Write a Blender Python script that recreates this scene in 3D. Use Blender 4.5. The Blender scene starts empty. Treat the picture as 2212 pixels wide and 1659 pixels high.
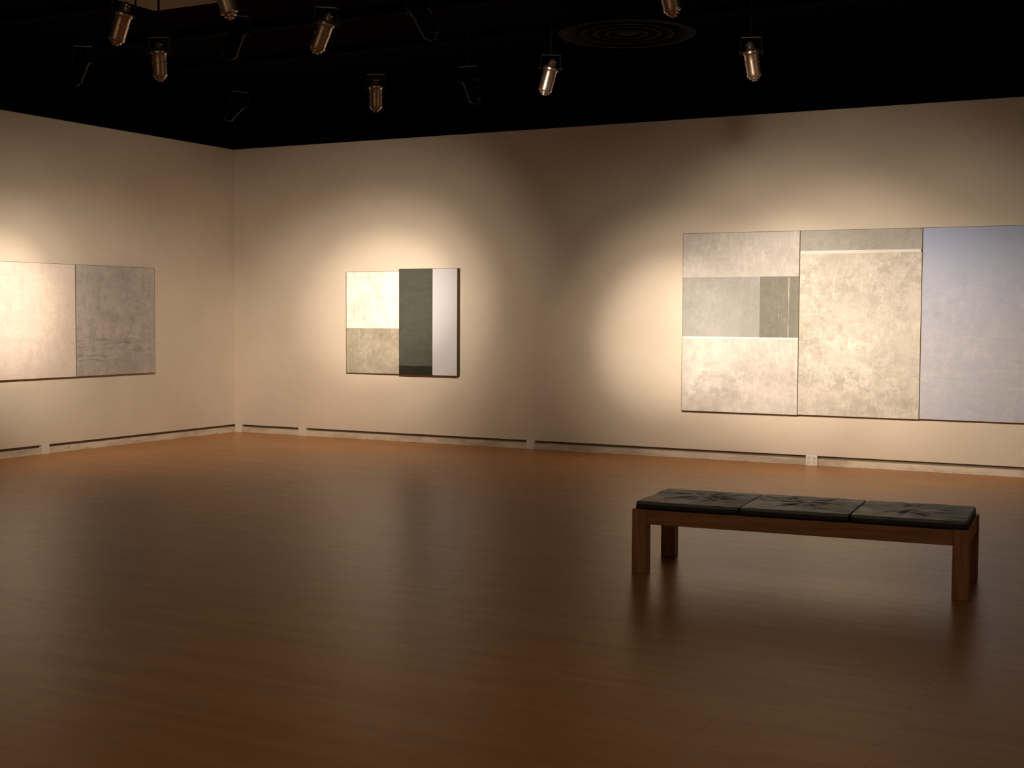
import bpy, bmesh, math, random
from mathutils import Vector, Matrix, noise
random.seed(4)
scene=bpy.context.scene
scene.view_settings.view_transform='Standard'
scene.view_settings.gamma=0.90
COL=scene.collection

# ---------------------------------------------------------------- helpers
def link(o): COL.objects.link(o); return o
def s2l(c):
    return tuple(((v/255)/12.92 if v/255<=0.04045 else ((v/255+0.055)/1.055)**2.4) for v in c)+(1,)
class NT:
    def __init__(s,name):
        s.m=bpy.data.materials.new(name); s.m.use_nodes=True; s.t=s.m.node_tree
        s.b=s.t.nodes['Principled BSDF']
    def n(s,typ,**k):
        nd=s.t.nodes.new(typ)
        for a,v in k.items(): setattr(nd,a,v)
        return nd
    def l(s,a,b): s.t.links.new(a,b)
    def coord(s,scale=(1,1,1),loc=(0,0,0)):
        tc=s.n('ShaderNodeTexCoord'); mp=s.n('ShaderNodeMapping')
        mp.inputs['Scale'].default_value=scale; mp.inputs['Location'].default_value=loc
        s.l(tc.outputs['Object'],mp.inputs['Vector']); return mp.outputs['Vector']
    def noise(s,scale,vec,detail=5,rough=.55,dist=0):
        nd=s.n('ShaderNodeTexNoise'); nd.inputs['Scale'].default_value=scale
        nd.inputs['Detail'].default_value=detail; nd.inputs['Roughness'].default_value=rough
        nd.inputs['Distortion'].default_value=dist
        s.l(vec,nd.inputs['Vector']); return nd.outputs['Fac']
    def ramp(s,fac,a,b,va=0.,vb=1.):
        r=s.n('ShaderNodeMapRange'); r.inputs[1].default_value=a; r.inputs[2].default_value=b
        r.inputs[3].default_value=va; r.inputs[4].default_value=vb; r.interpolation_type='SMOOTHSTEP'
        s.l(fac,r.inputs[0]); return r.outputs[0]
    def mix(s,fac,a,b,mode='MIX'):
        m=s.n('ShaderNodeMix',data_type='RGBA',blend_type=mode)
        if isinstance(fac,(int,float)): m.inputs[0].default_value=fac
        else: s.l(fac,m.inputs[0])
        for v,i in ((a,6),(b,7)):
            if isinstance(v,tuple): m.inputs[i].default_value=v
            else: s.l(v,m.inputs[i])
        return m.outputs[2]
    def math(s,op,a,b=0.):
        m=s.n('ShaderNodeMath',operation=op)
        for v,i in ((a,0),(b,1)):
            if isinstance(v,(int,float)): m.inputs[i].default_value=v
            else: s.l(v,m.inputs[i])
        return m.outputs[0]
    def bump(s,h,strength,dist=.01):
        b=s.n('ShaderNodeBump'); b.inputs['Strength'].default_value=strength; b.inputs['Distance'].default_value=dist
        s.l(h,b.inputs['Height']); s.l(b.outputs[0],s.b.inputs['Normal'])
    def fin(s,col=None,rough=.5,metal=0.,spec=.5):
        if col is not None:
            if isinstance(col,tuple): s.b.inputs['Base Color'].default_value=col
            else: s.l(col,s.b.inputs['Base Color'])
        if isinstance(rough,(int,float)): s.b.inputs['Roughness'].default_value=rough
        else: s.l(rough,s.b.inputs['Roughness'])
        s.b.inputs['Metallic'].default_value=metal
        s.b.inputs['Specular IOR Level'].default_value=spec
        return s.m
def sharpen(bm,deg=35):
    for e in bm.edges:
        if len(e.link_faces)==2 and e.calc_face_angle(0)>math.radians(deg): e.smooth=False
def bmobj(name,bm,mats,smooth=False,parent=None):
    me=bpy.data.meshes.new(name); bmesh.ops.recalc_face_normals(bm,faces=bm.faces[:]); sharpen(bm); bm.to_mesh(me); bm.free()
    for m in (mats if isinstance(mats,list) else [mats]): me.materials.append(m)
    if smooth:
        for p in me.polygons: p.use_smooth=True
    o=link(bpy.data.objects.new(name,me))
    if parent: o.parent=parent
    return o
def addbox(bm,a,b,bev=0,mat=0,seg=2):
    r=bmesh.ops.create_cube(bm,size=1)
    vs=r['verts']
    for v in vs:
        v.co=Vector([ (a[i]+b[i])/2+v.co[i]*(b[i]-a[i]) for i in range(3)])
    fs=set(f for v in vs for f in v.link_faces)
    for f in fs: f.material_index=mat
    if bev:
        es=list(set(e for v in vs for e in v.link_edges))
        bmesh.ops.bevel(bm,geom=es,offset=bev,segments=seg,affect='EDGES',profile=.5)
def box(name,a,b,mat,bev=0,parent=None,origin=None):
    bm=bmesh.new()
    o=Vector(origin) if origin else Vector([(a[i]+b[i])/2 for i in range(3)])
    addbox(bm,Vector(a)-o,Vector(b)-o,bev)
    ob=bmobj(name,bm,mat,parent=parent); ob.location=o; return ob
def struct(o): o['kind']='structure'; return o
def lathe(bm,prof,seg=32,mat=0,M=None):
    M=M or Matrix(); rings=[]
    for r,z in prof:
        if r<1e-5: rings.append([bm.verts.new(M@Vector((0,0,z)))])
        else: rings.append([bm.verts.new(M@Vector((r*math.cos(2*math.pi*i/seg),r*math.sin(2*math.pi*i/seg),z))) for i in range(seg)])
    for A,B in zip(rings,rings[1:]):
        for i in range(seg):
            j=(i+1)%seg
            if len(A)==1 and len(B)==1: continue
            if len(A)==1: f=bm.faces.new((A[0],B[i],B[j]))
            elif len(B)==1: f=bm.faces.new((A[i],A[j],B[0]))
            else: f=bm.faces.new((A[i],A[j],B[j],B[i]))
            f.material_index=mat; f.smooth=True
def thing(name,loc,label,cat,group=None,rotz=0):
    e=link(bpy.data.objects.new(name,None)); e.empty_display_size=.1
    e.location=loc; e.rotation_euler=(0,0,rotz)
    e['label']=label; e['category']=cat
    if group: e['group']=group
    return e

# ---------------------------------------------------------------- materials
def wall_mat():
    t=NT('painted_wall'); v=t.coord()
    n=t.noise(1.2,v,4); c=t.mix(t.ramp(n,.35,.65),(.71,.617,.515,1),(.74,.647,.54,1))
    b=t.noise(90,v,3); b2=t.noise(35,v,2); t.bump(t.math('ADD',b,b2),.35,.004)
    return t.fin(c,.8,0,.2)
M_wall=wall_mat()
def plain(name,c,rough=.5,metal=0.,spec=.5,bs=0,bscale=60,var=.12):
    t=NT(name); v=t.coord(); n=t.noise(8,v,4)
    d=tuple(x*(1-var) for x in c[:3])+(1,)
    col=t.mix(n,d,c)
    if bs: t.bump(t.noise(bscale,v,3),bs,.003)
    return t.fin(col,rough,metal,spec)
def base_mat():
    t=NT('kickboard_paint'); v=t.coord((1,1,4))
    n=t.noise(1.4,v,8,.7); c=t.mix(t.ramp(n,.35,.6),(.50,.41,.31,1),(.74,.64,.52,1))
    s=t.noise(9,v,6,.7); c=t.mix(t.ramp(s,.60,.68,0,.7),c,(.22,.16,.11,1))
    return t.fin(c,.6)
M_base=base_mat()
M_black=plain('black_ceiling_paint',(.0015,.0012,.001,1),.95,spec=.02)
M_joist=plain('black_joist_paint',(.003,.0024,.002,1),.9,spec=.03)
M_gap=plain('recess_shade',(.24,.18,.12,1),.8)  # gap shadow below the wall panels put into a darker recess colour
M_block=plain('block_paint',(.82,.74,.63,1),.6)
M_diff=plain('diffuser_dark_metal',(.013,.010,.007,1),.7,spec=.04)
M_panel=plain('ceiling_tile_beige',(.34,.28,.17,1),.8)
M_plastic=plain('outlet_plastic',(.86,.80,.72,1),.4)
M_slot=plain('outlet_slot',(.03,.025,.02,1),.6)
M_silver=plain('spun_aluminium',(.82,.65,.51,1),.34,.9,var=.1)
M_cap=plain('bright_cap',(.97,.92,.84,1),.2,.9)
M_blackmetal=plain('black_enamel_metal',(.004,.0036,.003,1),.4,spec=.12)
M_rod=plain('dark_steel_rod',(.022,.018,.015,1),.5,spec=.3)

def floor_mat():
    t=NT('laminate_floor'); v=t.coord()
    br=t.n('ShaderNodeTexBrick',offset=.37,squash=1.)
    br.inputs['Color1'].default_value=(0,0,0,1); br.inputs['Color2'].default_value=(1,1,1,1)
    br.inputs['Mortar'].default_value=(.5,.5,.5,1); br.inputs['Scale'].default_value=1
    br.inputs['Mortar Size'].default_value=.0; br.inputs['Brick Width'].default_value=.55; br.inputs['Row Height'].default_value=.065
    t.l(v,br.inputs['Vector'])
    br2=t.n('ShaderNodeTexBrick',offset=.5)
    br2.inputs['Color1'].default_value=(1,1,1,1); br2.inputs['Color2'].default_value=(1,1,1,1)
    br2.inputs['Mortar'].default_value=(0,0,0,1); br2.inputs['Scale'].default_value=1
    br2.inputs['Mortar Size'].default_value=.0013; br2.inputs['Brick Width'].default_value=1.28; br2.inputs['Row Height'].default_value=.195
    t.l(v,br2.inputs['Vector'])
    g=t.noise(1,t.coord((6,90,1)),6,.6)
    c=t.mix(br.outputs['Color'],s2l((200,139,76)),s2l((212,152,88)))
    c=t.mix(t.ramp(g,.35,.7),c,t.mix(1.,c,(.90,.87,.82,1),'MULTIPLY'))
    c=t.mix(br2.outputs['Color'],t.mix(1.,c,(.62,.57,.52,1),'MULTIPLY'),c)
    t.b.inputs['Specular Tint'].default_value=(1,.85,.62,1)
    return t.fin(c,.33,0,.33)
M_floor=floor_mat()

def cool(c): return (min(c[0]*1.02,1),min(c[1]*1.0,1),min(c[2]*1.08,1),1)
def paint(name,ca,cb,cc,scale=2.2,stretch=(1,1,1.3),seed=0,blocks=.5,drip=None,speck=.3,grad=None,streak=None,rough=.6,contrast=(.32,.68),hs=.25):
    t=NT(name); off=(seed*3.1,seed*1.7,seed*2.3)
    A,B,C=cool(s2l(ca)),cool(s2l(cb)),cool(s2l(cc))
    v=t.coord(stretch,off)
    n1=t.noise(scale*1.2,v,12,.75,.15); c=t.mix(t.ramp(n1,*contrast),A,B)
    n2=t.noise(scale*4,t.coord((1.6,1.6,.7),off),12,.8,.1)
    c=t.mix(t.ramp(n2,.46,.70,0,.8),c,C)
    vo=t.n('ShaderNodeTexVoronoi',distance='CHEBYCHEV',feature='F1'); vo.inputs['Scale'].default_value=13
    nz=t.n('ShaderNodeTexNoise'); nz.inputs['Scale'].default_value=20; nz.inputs['Detail'].default_value=6
    vv=t.coord((1,1,1.3),off); t.l(vv,nz.inputs['Vector'])
    add=t.n('ShaderNodeVectorMath',operation='MULTIPLY_ADD'); add.inputs[1].default_value=(.04,.04,.04)
    t.l(nz.outputs['Color'],add.inputs[0]); t.l(vv,add.inputs[2]); t.l(add.outputs[0],vo.inputs['Vector'])
    sep=t.n('ShaderNodeSeparateColor'); t.l(vo.outputs['Color'],sep.inputs[0])
    patchmask=t.ramp(t.noise(1.7,v,3),.4,.65)
    blk=t.math('ADD',1.,t.math('MULTIPLY',t.math('SUBTRACT',sep.outputs[0],.5),t.math('MULTIPLY',patchmask,.34*blocks)))
    comb=t.n('ShaderNodeCombineColor')
    for i in range(3): t.l(blk,comb.inputs[i])
    c=t.mix(1.,c,comb.outputs[0],'MULTIPLY')
    sv=t.noise(3,t.coord((26,26,1.6),off),7,.75); sh=t.noise(3,t.coord((1.5,1.5,22),off),6,.7)
    c=t.mix(t.ramp(sv,.50,.68,0,.55),c,B); c=t.mix(t.ramp(sh,.54,.72,0,hs),c,C)
    dk=t.noise(9,t.coord((1,1,1.1),off),12,.82,.2)
    mk=t.ramp(t.noise(1.5,v,7,.65),.40,.60,.05,1.)
    c=t.mix(t.math('MULTIPLY',mk,t.ramp(dk,.48,.64,0,.85*blocks+.1)),c,tuple(x*.60 for x in A[:3])+(1,))
    sp=t.n('ShaderNodeSeparateXYZ'); t.l(t.coord(),sp.inputs[0])
    if grad:
        for z0,z1,gc,am in grad:
            w=t.math('ADD',sp.outputs[2],t.math('MULTIPLY',t.math('SUBTRACT',n1,.5),.8))
            c=t.mix(t.ramp(w,z0,z1,0,am),c,cool(s2l(gc)))
    if streak:
        z0,z1,sc=streak
        m=t.math('MULTIPLY',t.ramp(sp.outputs[2],z0,z0+.12),t.ramp(sp.outputs[2],z1-.12,z1,1,0))
        s2=t.noise(2,t.coord((1.8,1.8,12),off),9,.75,.5)
        c=t.mix(t.math('MULTIPLY',m,t.ramp(s2,.50,.66,0,.6)),c,cool(s2l(sc)))
    if drip:
        d=t.noise(1,t.coord((26,26,1.1),off),4,.7,.5)
        c=t.mix(t.ramp(d,.60,.68,0,.9),c,cool(s2l(drip)))
    if speck:
        s=t.noise(38,v,3,.6); c=t.mix(t.ramp(s,.68,.74,0,speck),c,tuple(x*.3 for x in A[:3])+(1,))
    t.bump(n2,.25,.004)
    return t.fin(c,rough,0,.3)
M_canvas_edge=plain('canvas_edge',s2l((120,106,80)),.8,bs=.3,bscale=300)
M_canvas_olive=plain('canvas_edge_olive',s2l((72,58,26)),.7)
M_line=plain('white_paint_line',cool(s2l((240,234,220))),.6)
M_line2=plain('pale_paint_line',cool(s2l((234,229,216))),.6)

# ---------------------------------------------------------------- room
H=3.655; CZ=4.3; XE=15.5; YS=-17.5
struct(box('floor',(-.15,YS-.15,-.1),(XE+.15,.15,0),M_floor,origin=(0,0,0)))
struct(box('ceiling',(-.15,YS-.15,CZ),(XE+.15,.15,CZ+.1),M_black))
struct(box('wall_north',(-.0,0,.103),(XE,.06,H),M_wall,origin=(0,0,0)))
struct(box('wall_west',(-.06,YS,.103),(0,.06,H),M_wall,origin=(0,0,0)))
struct(box('wall_south',(-.1,YS-.1,0),(XE,YS,H),M_wall,origin=(0,0,0)))
struct(box('wall_east',(XE,YS-.1,0),(XE+.1,.1,H),M_wall,origin=(0,0,0)))
struct(box('trim_1',(-.06,.045,0),(XE,.12,.2),M_gap))
struct(box('trim_2',(-.12,YS,0),(-.045,.12,.2),M_gap))
struct(box('trim_3',(-.1,.03,H),(XE,.12,CZ),M_black))
struct(box('trim_4',(-.12,YS,H),(-.03,.12,CZ),M_black))
struct(box('trim_5',(0,YS-.1,H),(XE,YS-.02,CZ),M_black))
struct(box('trim_6',(XE+.02,YS,H),(XE+.1,.1,CZ),M_black))
struct(box('baseboard_north',(-.02,-.002,0),(XE,.05,.072),M_base,bev=.004,origin=(0,0,0)))
struct(box('baseboard_west',(-.05,YS,0),(.002,.05,.072),M_base,bev=.004,origin=(0,0,0)))
for i,x in enumerate((.06,1.08,4.33)):
    struct(box('trim_%d'%(7+i),(x-.05,-.012,0),(x+.05,.05,.103),M_block,bev=.003))
struct(box('trim_10',(-.05,-3.24,0),(.012,-3.14,.103),M_block,bev=.003))
k=11
for y in (-.9,-2.1,-3.4,-4.7,-6.5,-8.5):
    struct(box('trim_%d'%k,(0,y-.05,CZ-.06),(XE,y+.05,CZ),M_joist)); k+=1
struct(box('trim_%d'%k,(3.25,-5.45,CZ-.2),(3.95,-4.95,CZ-.16),M_panel)); k+=1

ou=thing('electrical_outlet',(7.61,-.004,.0),'cream plastic four-socket electrical outlet box set in the baseboard','outlet')
bm=bmesh.new(); addbox(bm,(-.062,-.03,.0),(.062,.0,.115),.006)
bmobj('faceplate',bm,M_plastic,parent=ou)
for dx in (-.028,.028):
    for dz in (.034,.082):
        bm=bmesh.new()
        lathe(bm,[(0,0.004),(.018,.004),(.019,.002),(.019,-.002)],20,0,Matrix.Translation((dx,-.031,dz))@Matrix.Rotation(math.pi/2,4,'X'))
        for sx in (-.007,.007): addbox(bm,(dx+sx-.0015,-.0365,dz-.003),(dx+sx+.0015,-.034,dz+.008),mat=1)
        addbox(bm,(dx-.002,-.0365,dz-.012),(dx+.002,-.034,dz-.008),mat=1)
        bmobj('receptacle',bm,[M_plastic,M_slot],parent=ou)

df=thing('ceiling_air_diffuser',(6.65,-2.76,4.0),'large round dark metal ceiling air diffuser with concentric rings','air vent')
bm=bmesh.new()
lathe(bm,[(.60,0),(.585,-.006),(.54,-.006),(.50,.022),(.46,.07),(.475,.075),(.515,.035),(.60,.015),(.60,0)],64)
bmobj('outer_ring',bm,M_diff,parent=df)
for R in (.41,.30,.19):
    bm=bmesh.new(); lathe(bm,[(R,.0),(R-.03,.0),(R-.07,.09),(R-.055,.095),(R-.01,.04),(R,.018),(R,.0)],64)
    bmobj('cone_ring',bm,M_diff,parent=df)
bm=bmesh.new(); lathe(bm,[(0,.0),(.09,.005),(.10,.015),(.05,.09),(0,.09)],48)
bmobj('center_cap',bm,M_diff,parent=df)
bm=bmesh.new(); lathe(bm,[(.475,.07),(.475,.3),(.0,.3)],64)
bmobj('duct_neck',bm,M_joist,parent=df)
bm=bmesh.new()
for a in (0,math.pi/2):
    c,s=math.cos(a),math.sin(a)
    r=bmesh.ops.create_cube(bm,size=1)
    for v in r['verts']:
        p=Vector((v.co.x*.94,v.co.y*.015,v.co.z*.012+.085)); v.co=Vector((p.x*c-p.y*s,p.x*s+p.y*c,p.z))
bmobj('support_bar',bm,M_joist,parent=df)

# ---------------------------------------------------------------- paintings
def canvas(name,w,h,d,regions,edge,parent,loc,rotz=0,label=None):
    bm=bmesh.new(); mats=[edge]; b=.004
    xs=sorted(set([0,w]+[round(r[i],4) for r in regions for i in (0,1)]))
    zs=sorted(set([0,h]+[round(r[i],4) for r in regions for i in (2,3)]))
    V={}
    for i,x in enumerate(xs):
        for j,z in enumerate(zs):
            xx=min(max(x,b),w-b); zz=min(max(z,b),h-b)
            V[i,j]=bm.verts.new((xx,-d,zz))
    for i in range(len(xs)-1):
        for j in range(len(zs)-1):
            cx=(xs[i]+xs[i+1])/2; cz=(zs[j]+zs[j+1])/2; mi=0
            for r in regions:
                if r[0]<=cx<=r[1] and r[2]<=cz<=r[3]:
                    if r[4] not in mats: mats.append(r[4])
                    mi=mats.index(r[4])
            f=bm.faces.new((V[i,j],V[i+1,j],V[i+1,j+1],V[i,j+1])); f.material_index=mi
    nx,nz=len(xs)-1,len(zs)-1
    loop=[(i,0) for i in range(nx)]+[(nx,j) for j in range(nz)]+[(i,nz) for i in range(nx,0,-1)]+[(0,j) for j in range(nz,0,-1)]
    A=[V[p] for p in loop]
    B=[bm.verts.new((xs[p[0]],-d+b,zs[p[1]])) for p in loop]
    C=[bm.verts.new((xs[p[0]],0,zs[p[1]])) for p in loop]
    n=len(loop)
    for P,Q in ((A,B),(B,C)):
        for q in range(n):
            r=(q+1)%n; f=bm.faces.new((P[q],P[r],Q[r],Q[q])); f.material_index=0
    bm.faces.new(C)
    o=bmobj(name,bm,mats,parent=parent); o.location=loc; o.rotation_euler=(0,0,rotz)
    if label: o['label']=label
    return o
G=.013
p3=thing('painting',(6.18,-G,.52),'long three-panel abstract painting in grey, beige and blue','painting')
m_a=paint('paint_pale_grey',(206,201,189),(190,186,174),(222,217,206),2.0,seed=1,blocks=.35)
m_b=paint('paint_sage_grey',(172,171,160),(162,162,152),(184,181,170),2.4,seed=2,blocks=.25)
m_c=paint('paint_olive_drips',(142,140,124),(130,129,114),(156,153,136),3,seed=3,drip=(234,228,208),blocks=.3)
m_d=paint('paint_scuffed_cream',(222,215,201),(200,193,178),(234,228,215),1.6,seed=4,blocks=.7)
m_e=paint('paint_grey_strip',(172,170,156),(182,178,165),(160,158,145),2.5,seed=5,blocks=.35)
m_f=paint('paint_mottled_stone',(216,209,191),(190,184,166),(230,223,208),1.7,seed=6,blocks=.85,speck=.5)
m_g=paint('paint_blue_grey',(196,197,200),(188,191,197),(206,205,204),1.6,seed=7,blocks=.3,
          grad=[(.8,1.95,(172,186,212),.75)],streak=(.2,.95,(214,207,197)))
canvas('canvas_panel',1.277,1.91,.038,[(0,1.277,0,.785,m_d),(0,1.277,.785,.805,M_line),(0,.86,.805,1.44,m_b),(.86,1.277,.805,1.44,m_c),(0,1.277,1.44,1.91,m_a)],M_canvas_edge,p3,(0,0,0),label='grey and cream panel of stacked rectangles with white drips')
canvas('canvas_panel',1.23,1.905,.038,[(0,1.23,0,1.665,m_f),(0,1.215,1.665,1.695,M_line2),(0,1.23,1.695,1.905,m_e)],M_canvas_edge,p3,(1.278,0,.005),label='mottled stone-grey panel with a white line near its top')
canvas('canvas_panel',1.25,1.90,.038,[(0,1.25,0,1.90,m_g)],M_canvas_edge,p3,(2.509,0,.01),label='blue-grey panel with pale horizontal streaks')
p2=thing('painting',(1.79,-G,.82),'square abstract painting with cream, olive, dark green, lavender fields','painting')
m_h=paint('paint_cream_white',(252,246,234),(242,233,218),(222,200,172),1.6,stretch=(1,1,2.2),seed=8,blocks=.12,speck=.3,contrast=(.4,.75),hs=.6)
m_i=paint('paint_olive_beige',(192,184,162),(164,156,133),(212,204,184),3.0,seed=9,blocks=.7,speck=.6)
m_j=paint('paint_dark_green',(90,93,81),(83,86,75),(98,100,88),2.5,stretch=(1,1,6),seed=10,blocks=.1,speck=0,rough=.4)
m_k=plain('paint_lavender_grey',s2l((206,204,210)),.7,var=.04,spec=.2)
m_l=plain('paint_black_green',s2l((46,46,35)),.5)
canvas('canvas_panel',.785,1.245,.032,[(0,.785,0,.555,m_i),(0,.785,.555,1.245,m_h)],M_canvas_edge,p2,(0,0,0),label='cream and olive mottled panel')
canvas('canvas_panel',.812,1.27,.062,[(0,.472,0,.11,m_l),(0,.472,.11,1.27,m_j),(.472,.812,0,1.27,m_k)],M_canvas_olive,p2,(.788,0,0),label='dark green and smooth lavender-grey panel with olive edge')
p1=thing('painting',(G,-4.03,.83),'two-panel abstract painting, pale cream beside mottled grey','painting',rotz=math.pi/2)
m_m=paint('paint_pale_cream',(232,220,203),(223,210,192),(210,194,173),1.6,stretch=(1,1,4),seed=11,blocks=.12,speck=.3,hs=.6)
m_n=paint('paint_slate_grey',(176,170,160),(200,194,182),(158,153,144),1.5,stretch=(1,1,1.8),seed=12,blocks=.45,streak=(.08,.52,(128,123,114)),hs=.4)
canvas('canvas_panel',1.255,1.25,.038,[(0,1.255,0,1.25,m_m)],M_canvas_edge,p1,(0,0,0),label='pale cream panel')
canvas('canvas_panel',1.25,1.25,.038,[(0,1.25,0,1.25,m_n)],M_canvas_edge,p1,(1.258,0,0),label='mottled grey panel')

# ---------------------------------------------------------------- bench
def wood_mat(name,axis):
    t=NT(name); sc=[40,40,40]; sc[axis]=2.5
    g=t.noise(1,t.coord(tuple(sc)),6,.6,.6)
    c=t.mix(t.ramp(g,.35,.65),s2l((196,144,92)),s2l((168,116,68)))
    t.bump(g,.1,.002); return t.fin(c,.45)
M_wx=wood_mat('bench_wood_x',0); M_wy=wood_mat('bench_wood_y',1); M_wz=wood_mat('bench_wood_z',2)
def leather():
    t=NT('dark_leather'); v=t.coord()
    n=t.noise(5,v,5); c=t.mix(n,(.020,.022,.016,1),(.032,.034,.025,1))
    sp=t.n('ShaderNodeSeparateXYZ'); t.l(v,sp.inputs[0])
    top_sheen=t.math('MULTIPLY',t.ramp(sp.outputs[2],.028,.037),t.ramp(t.noise(9,v,6,.7),.35,.6,.45,1.))
    c=t.mix(top_sheen,c,(.29,.285,.22,1))  # sheen on the cushion tops painted into the base colour, broken by noise
    vo=t.n('ShaderNodeTexVoronoi'); vo.inputs['Scale'].default_value=260; t.l(v,vo.inputs['Vector'])
    t.bump(t.math('ADD',vo.outputs['Distance'],t.math('MULTIPLY',t.noise(28,v,5),2.)),.3,.003)
    return t.fin(c,t.ramp(n,.3,.7,.38,.5),0,.5)
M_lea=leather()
BL,BW,BH,LW=1.925,.69,.39,.09
ang=math.atan2(.15,1.92)
be=thing('bench',(8.20,-6.27,0),'wooden gallery bench with three dark green-black leather cushions','bench',rotz=ang)
for x in (0,BL-LW):
    for y in (0,BW-LW):
        o=box('leg',(x,y,0),(x+LW,y+LW,BH),M_wz,bev=.004,parent=be)
RH=.09
box('rail',(LW,.006,BH-RH),(BL-LW,.034,BH-.002),M_wx,bev=.003,parent=be)
box('rail',(LW,BW-.034,BH-RH),(BL-LW,BW-.006,BH-.002),M_wx,bev=.003,parent=be)
box('rail',(.006,LW,BH-RH),(.034,BW-LW,BH-.002),M_wy,bev=.003,parent=be)
box('rail',(BL-.034,LW,BH-RH),(BL-.006,BW-LW,BH-.002),M_wy,bev=.003,parent=be)
box('seat_deck',(.03,.03,BH-.02),(BL-.03,BW-.03,BH),M_wx,parent=be)
def cushion(cx,w,d,seed):
    bm=bmesh.new(); NX,NY=80,84; T=.045; g={}
    creases=[]
    rr=random.Random(seed)
    ctr=Vector((rr.uniform(-.08,.08),rr.uniform(-.02,.1)))
    for k in range(10):
        a=rr.uniform(0,2*math.pi); L=rr.uniform(.14,.32); creases.append((ctr+Vector((math.cos(a),math.sin(a)))*.02,Vector((math.cos(a),math.sin(a)*.9)),L,rr.uniform(.004,.008)))
    for k in range(7):
        a=rr.uniform(-.5,.5)+(math.pi if k%2 else 0); creases.append((Vector((rr.uniform(-.25,.25),rr.uniform(-.25,.25))),Vector((math.cos(a),math.sin(a))),rr.uniform(.1,.2),rr.uniform(.003,.006)))
    for i in range(NX+1):
        for j in range(NY+1):
            u=math.sin((i/NX-.5)*math.pi); v=math.sin((j/NY-.5)*math.pi)
            pu=max(0,1-abs(u)**110)**(1/3); pv=max(0,1-abs(v)**60)**(1/3)
            x=u*w/2; y=v*d/2
            z=T*pu*pv
            top=min(1,pu*pv); h=0
            for c,dr,L,am in creases:
                q=Vector((x,y))-c; s=q.dot(dr)
                if 0<s<L:
                    t_=q.x*dr.y-q.y*dr.x
                    t_+=.012*math.sin(s*30+seed)
                    wd=.008+.03*s
                    h-=am*math.exp(-(t_/wd)**2)*math.sin(math.pi*s/L)
            h+=.002*noise.noise(Vector((x*5,y*5,seed)))+.0025*noise.noise(Vector((x*14,y*10,seed+5)))
            z+=h*top**2
            cr=1-.010*(abs(u)**10*abs(v)**10)*2
            g[i,j]=bm.verts.new((x*cr,y*cr,z))
    for i in range(NX):
        for j in range(NY):
            f=bm.faces.new((g[i,j],g[i+1,j],g[i+1,j+1],g[i,j+1])); f.smooth=True
    bl=[g[i,0] for i in range(NX)]+[g[NX,j] for j in range(NY)]+[g[i,NY] for i in range(NX,0,-1)]+[g[0,j] for j in range(NY,0,-1)]
    bm.faces.new(bl)
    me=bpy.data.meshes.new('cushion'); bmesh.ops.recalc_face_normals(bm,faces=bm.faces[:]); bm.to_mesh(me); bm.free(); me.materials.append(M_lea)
    o=link(bpy.data.objects.new('cushion',me)); o.parent=be; o.location=(cx,BW/2,BH)
    return o
cw=(BL-.03)/3
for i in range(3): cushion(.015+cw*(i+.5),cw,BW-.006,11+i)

# ---------------------------------------------------------------- stage lights
cf=Vector((-.46568,.88496,0)); cr_=Vector((.88496,.46568,0))
FS=.9
def fm(bm,nm):
    bmesh.ops.scale(bm,vec=(FS,FS,FS),verts=bm.verts[:])
    me=bpy.data.meshes.new(nm); bmesh.ops.recalc_face_normals(bm,faces=bm.faces[:]); sharpen(bm,28); bm.to_mesh(me); bm.free(); return me
def can_mesh():
    bm=bmesh.new()
    lathe(bm,[(0,0),(.022,-.001),(.030,-.008),(.034,-.022),(.040,-.034),(.056,-.040),(.060,-.044),(.060,-.060),(.055,-.066),
              (.053,-.072),(.053,-.12),(.055,-.122),(.055,-.130),(.053,-.132),(.051,-.205),(.053,-.207),(.053,-.220),(.050,-.226),(.040,-.230),
              (.038,-.242),(.034,-.246),(.022,-.247),(.021,-.256),(.016,-.260),(0,-.261)],40)
    return fm(bm,'can')
def cap_mesh():
    bm=bmesh.new()
    lathe(bm,[(0,.026),(.012,.024),(.021,.016),(.025,.004),(.022,-.006),(.0,-.008)],24)
    return fm(bm,'cap')
def yoke_mesh():
    bm=bmesh.new()
    addbox(bm,(-.078,-.014,.050),(.078,.014,.056),.001)
    for s in (-1,1):
        x0,x1=sorted((s*.078,s*.072)); addbox(bm,(x0,-.013,-.075),(x1,.013,.052),.001)
        lathe(bm,[(0,0),(.012,0),(.014,.004),(.012,.014),(0,.014)],16,0,Matrix.Translation((s*.078,0,-.052))@Matrix.Rotation(s*math.pi/2,4,'Y'))
        addbox(bm,(min(s*.074,s*.05),-.004,-.056),(max(s*.074,s*.05),.004,-.048))
    lathe(bm,[(0,.052),(.016,.052),(.016,.066),(.009,.072),(.009,.085),(0,.085)],16)
    return fm(bm,'yoke')
ME={}
for nm,fn in (('can',can_mesh),('cap',cap_mesh),('yoke',yoke_mesh)):
    base=fn()
    for k_,mt in (('s',M_silver if nm!='cap' else M_cap),('b',M_blackmetal)):
        m=base.copy(); m.materials.append((M_rod if k_=='s' else M_blackmetal) if nm=='yoke' else mt); ME[nm,k_]=m
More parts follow.
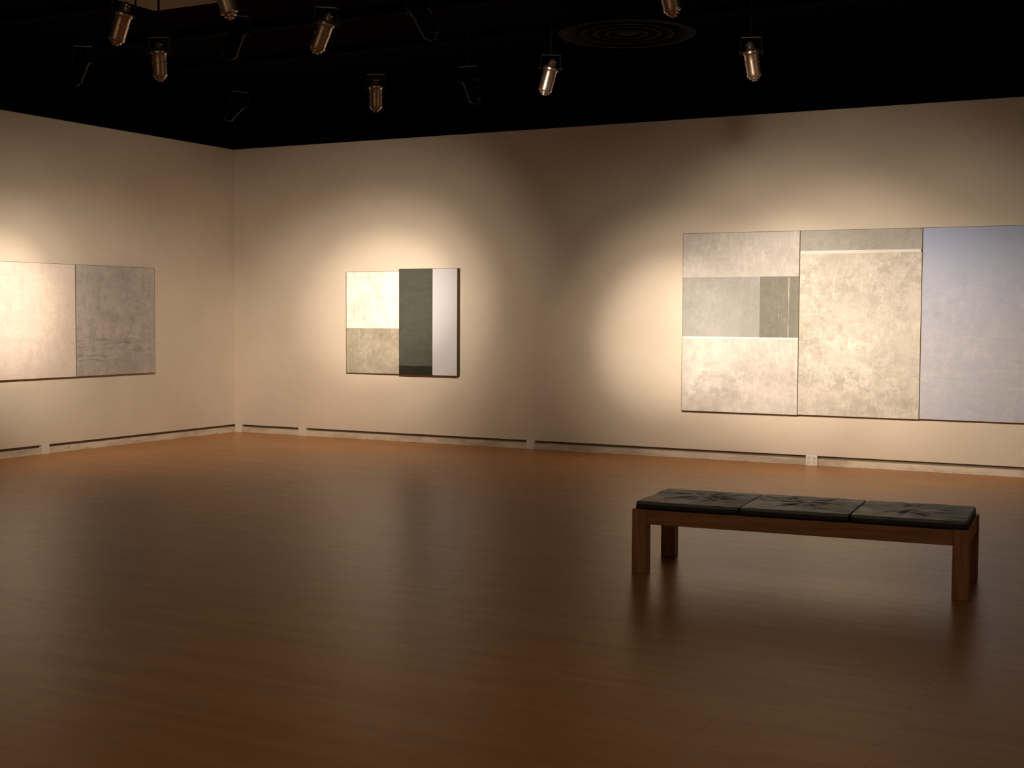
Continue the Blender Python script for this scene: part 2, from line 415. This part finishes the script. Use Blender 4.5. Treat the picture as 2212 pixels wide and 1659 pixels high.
def fixture(x,y,tilt,kind,fwd=10,zmid=3.2):
    top=zmid+.11
    lab=('silver metal can spotlight hanging on a thin black rod' if kind=='s'
         else 'black metal can spotlight hanging on a thin black rod')
    e=thing('spotlight_fixture',(x,y,top),lab,'spotlight','%s spotlights hung from the ceiling'%('silver' if kind=='s' else 'black'))
    R=Matrix.Rotation(math.radians(tilt),4,cf)@Matrix.Rotation(math.radians(fwd),4,cr_)
    yz=math.atan2(cr_.y,cr_.x)
    piv=Vector((0,0,-.052*FS))
    for nm in ('can','cap'):
        o=link(bpy.data.objects.new('can_body' if nm=='can' else 'end_cap',ME[nm,kind])); o.parent=e
        T=Matrix.Translation(piv)@R@Matrix.Rotation(yz,4,'Z')@Matrix.Translation(-piv)
        o.matrix_local=T
    o=link(bpy.data.objects.new('yoke',ME['yoke',kind])); o.parent=e; o.rotation_euler=(0,math.radians(tilt*.15),yz)
    L=CZ-top-.07
    bm=bmesh.new(); lathe(bm,[(0,.07),(.007,.07),(.007,.07+L-.02),(.03,.07+L-.02),(.03,.07+L),(0,.07+L)],12)
    bmobj('stem_rod',bm,M_rod,parent=e)
    return e
F={}
for nm,x,y,ti,kd,zm in (('A',5.70,-7.86,20,'s',3.19),('B',5.10,-6.92,0,'s',3.19),('C',6.54,-8.01,-14,'s',3.235),('D',6.59,-7.14,22,'s',3.19),('E',5.67,-5.23,0,'s',3.18),
     ('F',7.14,-5.26,15,'s',3.19),('H',8.65,-6.96,-15,'s',3.245),('G',8.56,-5.22,-11,'s',3.19),
     ('a',4.40,-6.90,24,'b',3.2),('b',5.95,-7.16,22,'b',3.2),('c',4.16,-4.95,45,'b',3.2),('d',7.24,-7.16,-28,'b',3.2),('e',6.39,-5.10,-20,'b',3.2)):
    F[nm]=fixture(x,y,ti,kd,zmid=zm)

# ---------------------------------------------------------------- lights
WARM=(1,.87,.715)
def spot(src,target,power,size,col=WARM,blend=1.,rad=.06,drop=-.34):
    l=bpy.data.lights.new('beam','SPOT'); l.energy=power; l.color=col; l.spot_size=math.radians(size); l.spot_blend=blend; l.shadow_soft_size=rad
    o=link(bpy.data.objects.new('beam',l))
    if isinstance(src,str):
        e=F[src]; o.parent=e; base=Vector(e.location)+Vector((0,0,drop)); o.location=(0,0,drop)
    else: base=Vector(src); o.location=base
    d=Vector(target)-base
    o.rotation_euler=d.to_track_quat('-Z','Y').to_euler()
    return o
def beam(src,target,core,size,rad=.06,w=(.62,.31,.07)):
    spot(src,target,core*w[0],size,rad=rad)
    spot(src,target,core*w[1],size*1.55,rad=rad)
    spot(src,target,core*w[2],size*2.4,rad=rad)
beam('c',(0,-3.75,1.65),980,22)
beam('a',(0,-2.4,1.15),880,36)
beam('e',(2.30,0,1.66),2250,18)
beam('E',(2.0,0,1.15),880,36)
beam('F',(6.0,0,1.35),1300,20)
beam('G',(7.2,0,1.42),1120,28)
beam('d',(8.0,0,1.42),1200,27)
beam('H',(9.2,0,1.05),1000,26,rad=.12)
spot((9,-12.5,3.4),(8,YS,1.6),750,70,rad=.1)  # added fill spot out of view, bounces off the south wall
spot((11.5,-7,3.4),(XE,-7,1.6),300,70,rad=.1)  # second added fill spot, for bounce from the east wall
# added fill spot with no fixture, lifts the near floor and bench
spot((9.2,-10.5,4.15),(9.2,-8.5,0),75,150,rad=.25,col=(1,.84,.62))
w=bpy.data.worlds.new('World'); scene.world=w; w.use_nodes=True
w.node_tree.nodes['Background'].inputs[0].default_value=(.01,.0075,.005,1)

# ---------------------------------------------------------------- camera
cam=bpy.data.cameras.new('camera'); co=link(bpy.data.objects.new('camera',cam))
cam.sensor_width=36; cam.lens=2874.61/2212*36; cam.clip_start=.05
yaw,pitch,roll=.4844,.05217,.00534
right=Vector((math.cos(yaw),math.sin(yaw),0)); fh=Vector((-math.sin(yaw),math.cos(yaw),0)); up=Vector((0,0,1))
fw=fh*math.cos(pitch)-up*math.sin(pitch); u=up*math.cos(pitch)+fh*math.sin(pitch)
r2=right*math.cos(roll)+u*math.sin(roll); u2=-right*math.sin(roll)+u*math.cos(roll)
Mx=Matrix((( r2.x,u2.x,-fw.x,11.25555),(r2.y,u2.y,-fw.y,-13.63324),(r2.z,u2.z,-fw.z,1.55),(0,0,0,1)))
co.matrix_world=Mx
scene.camera=co
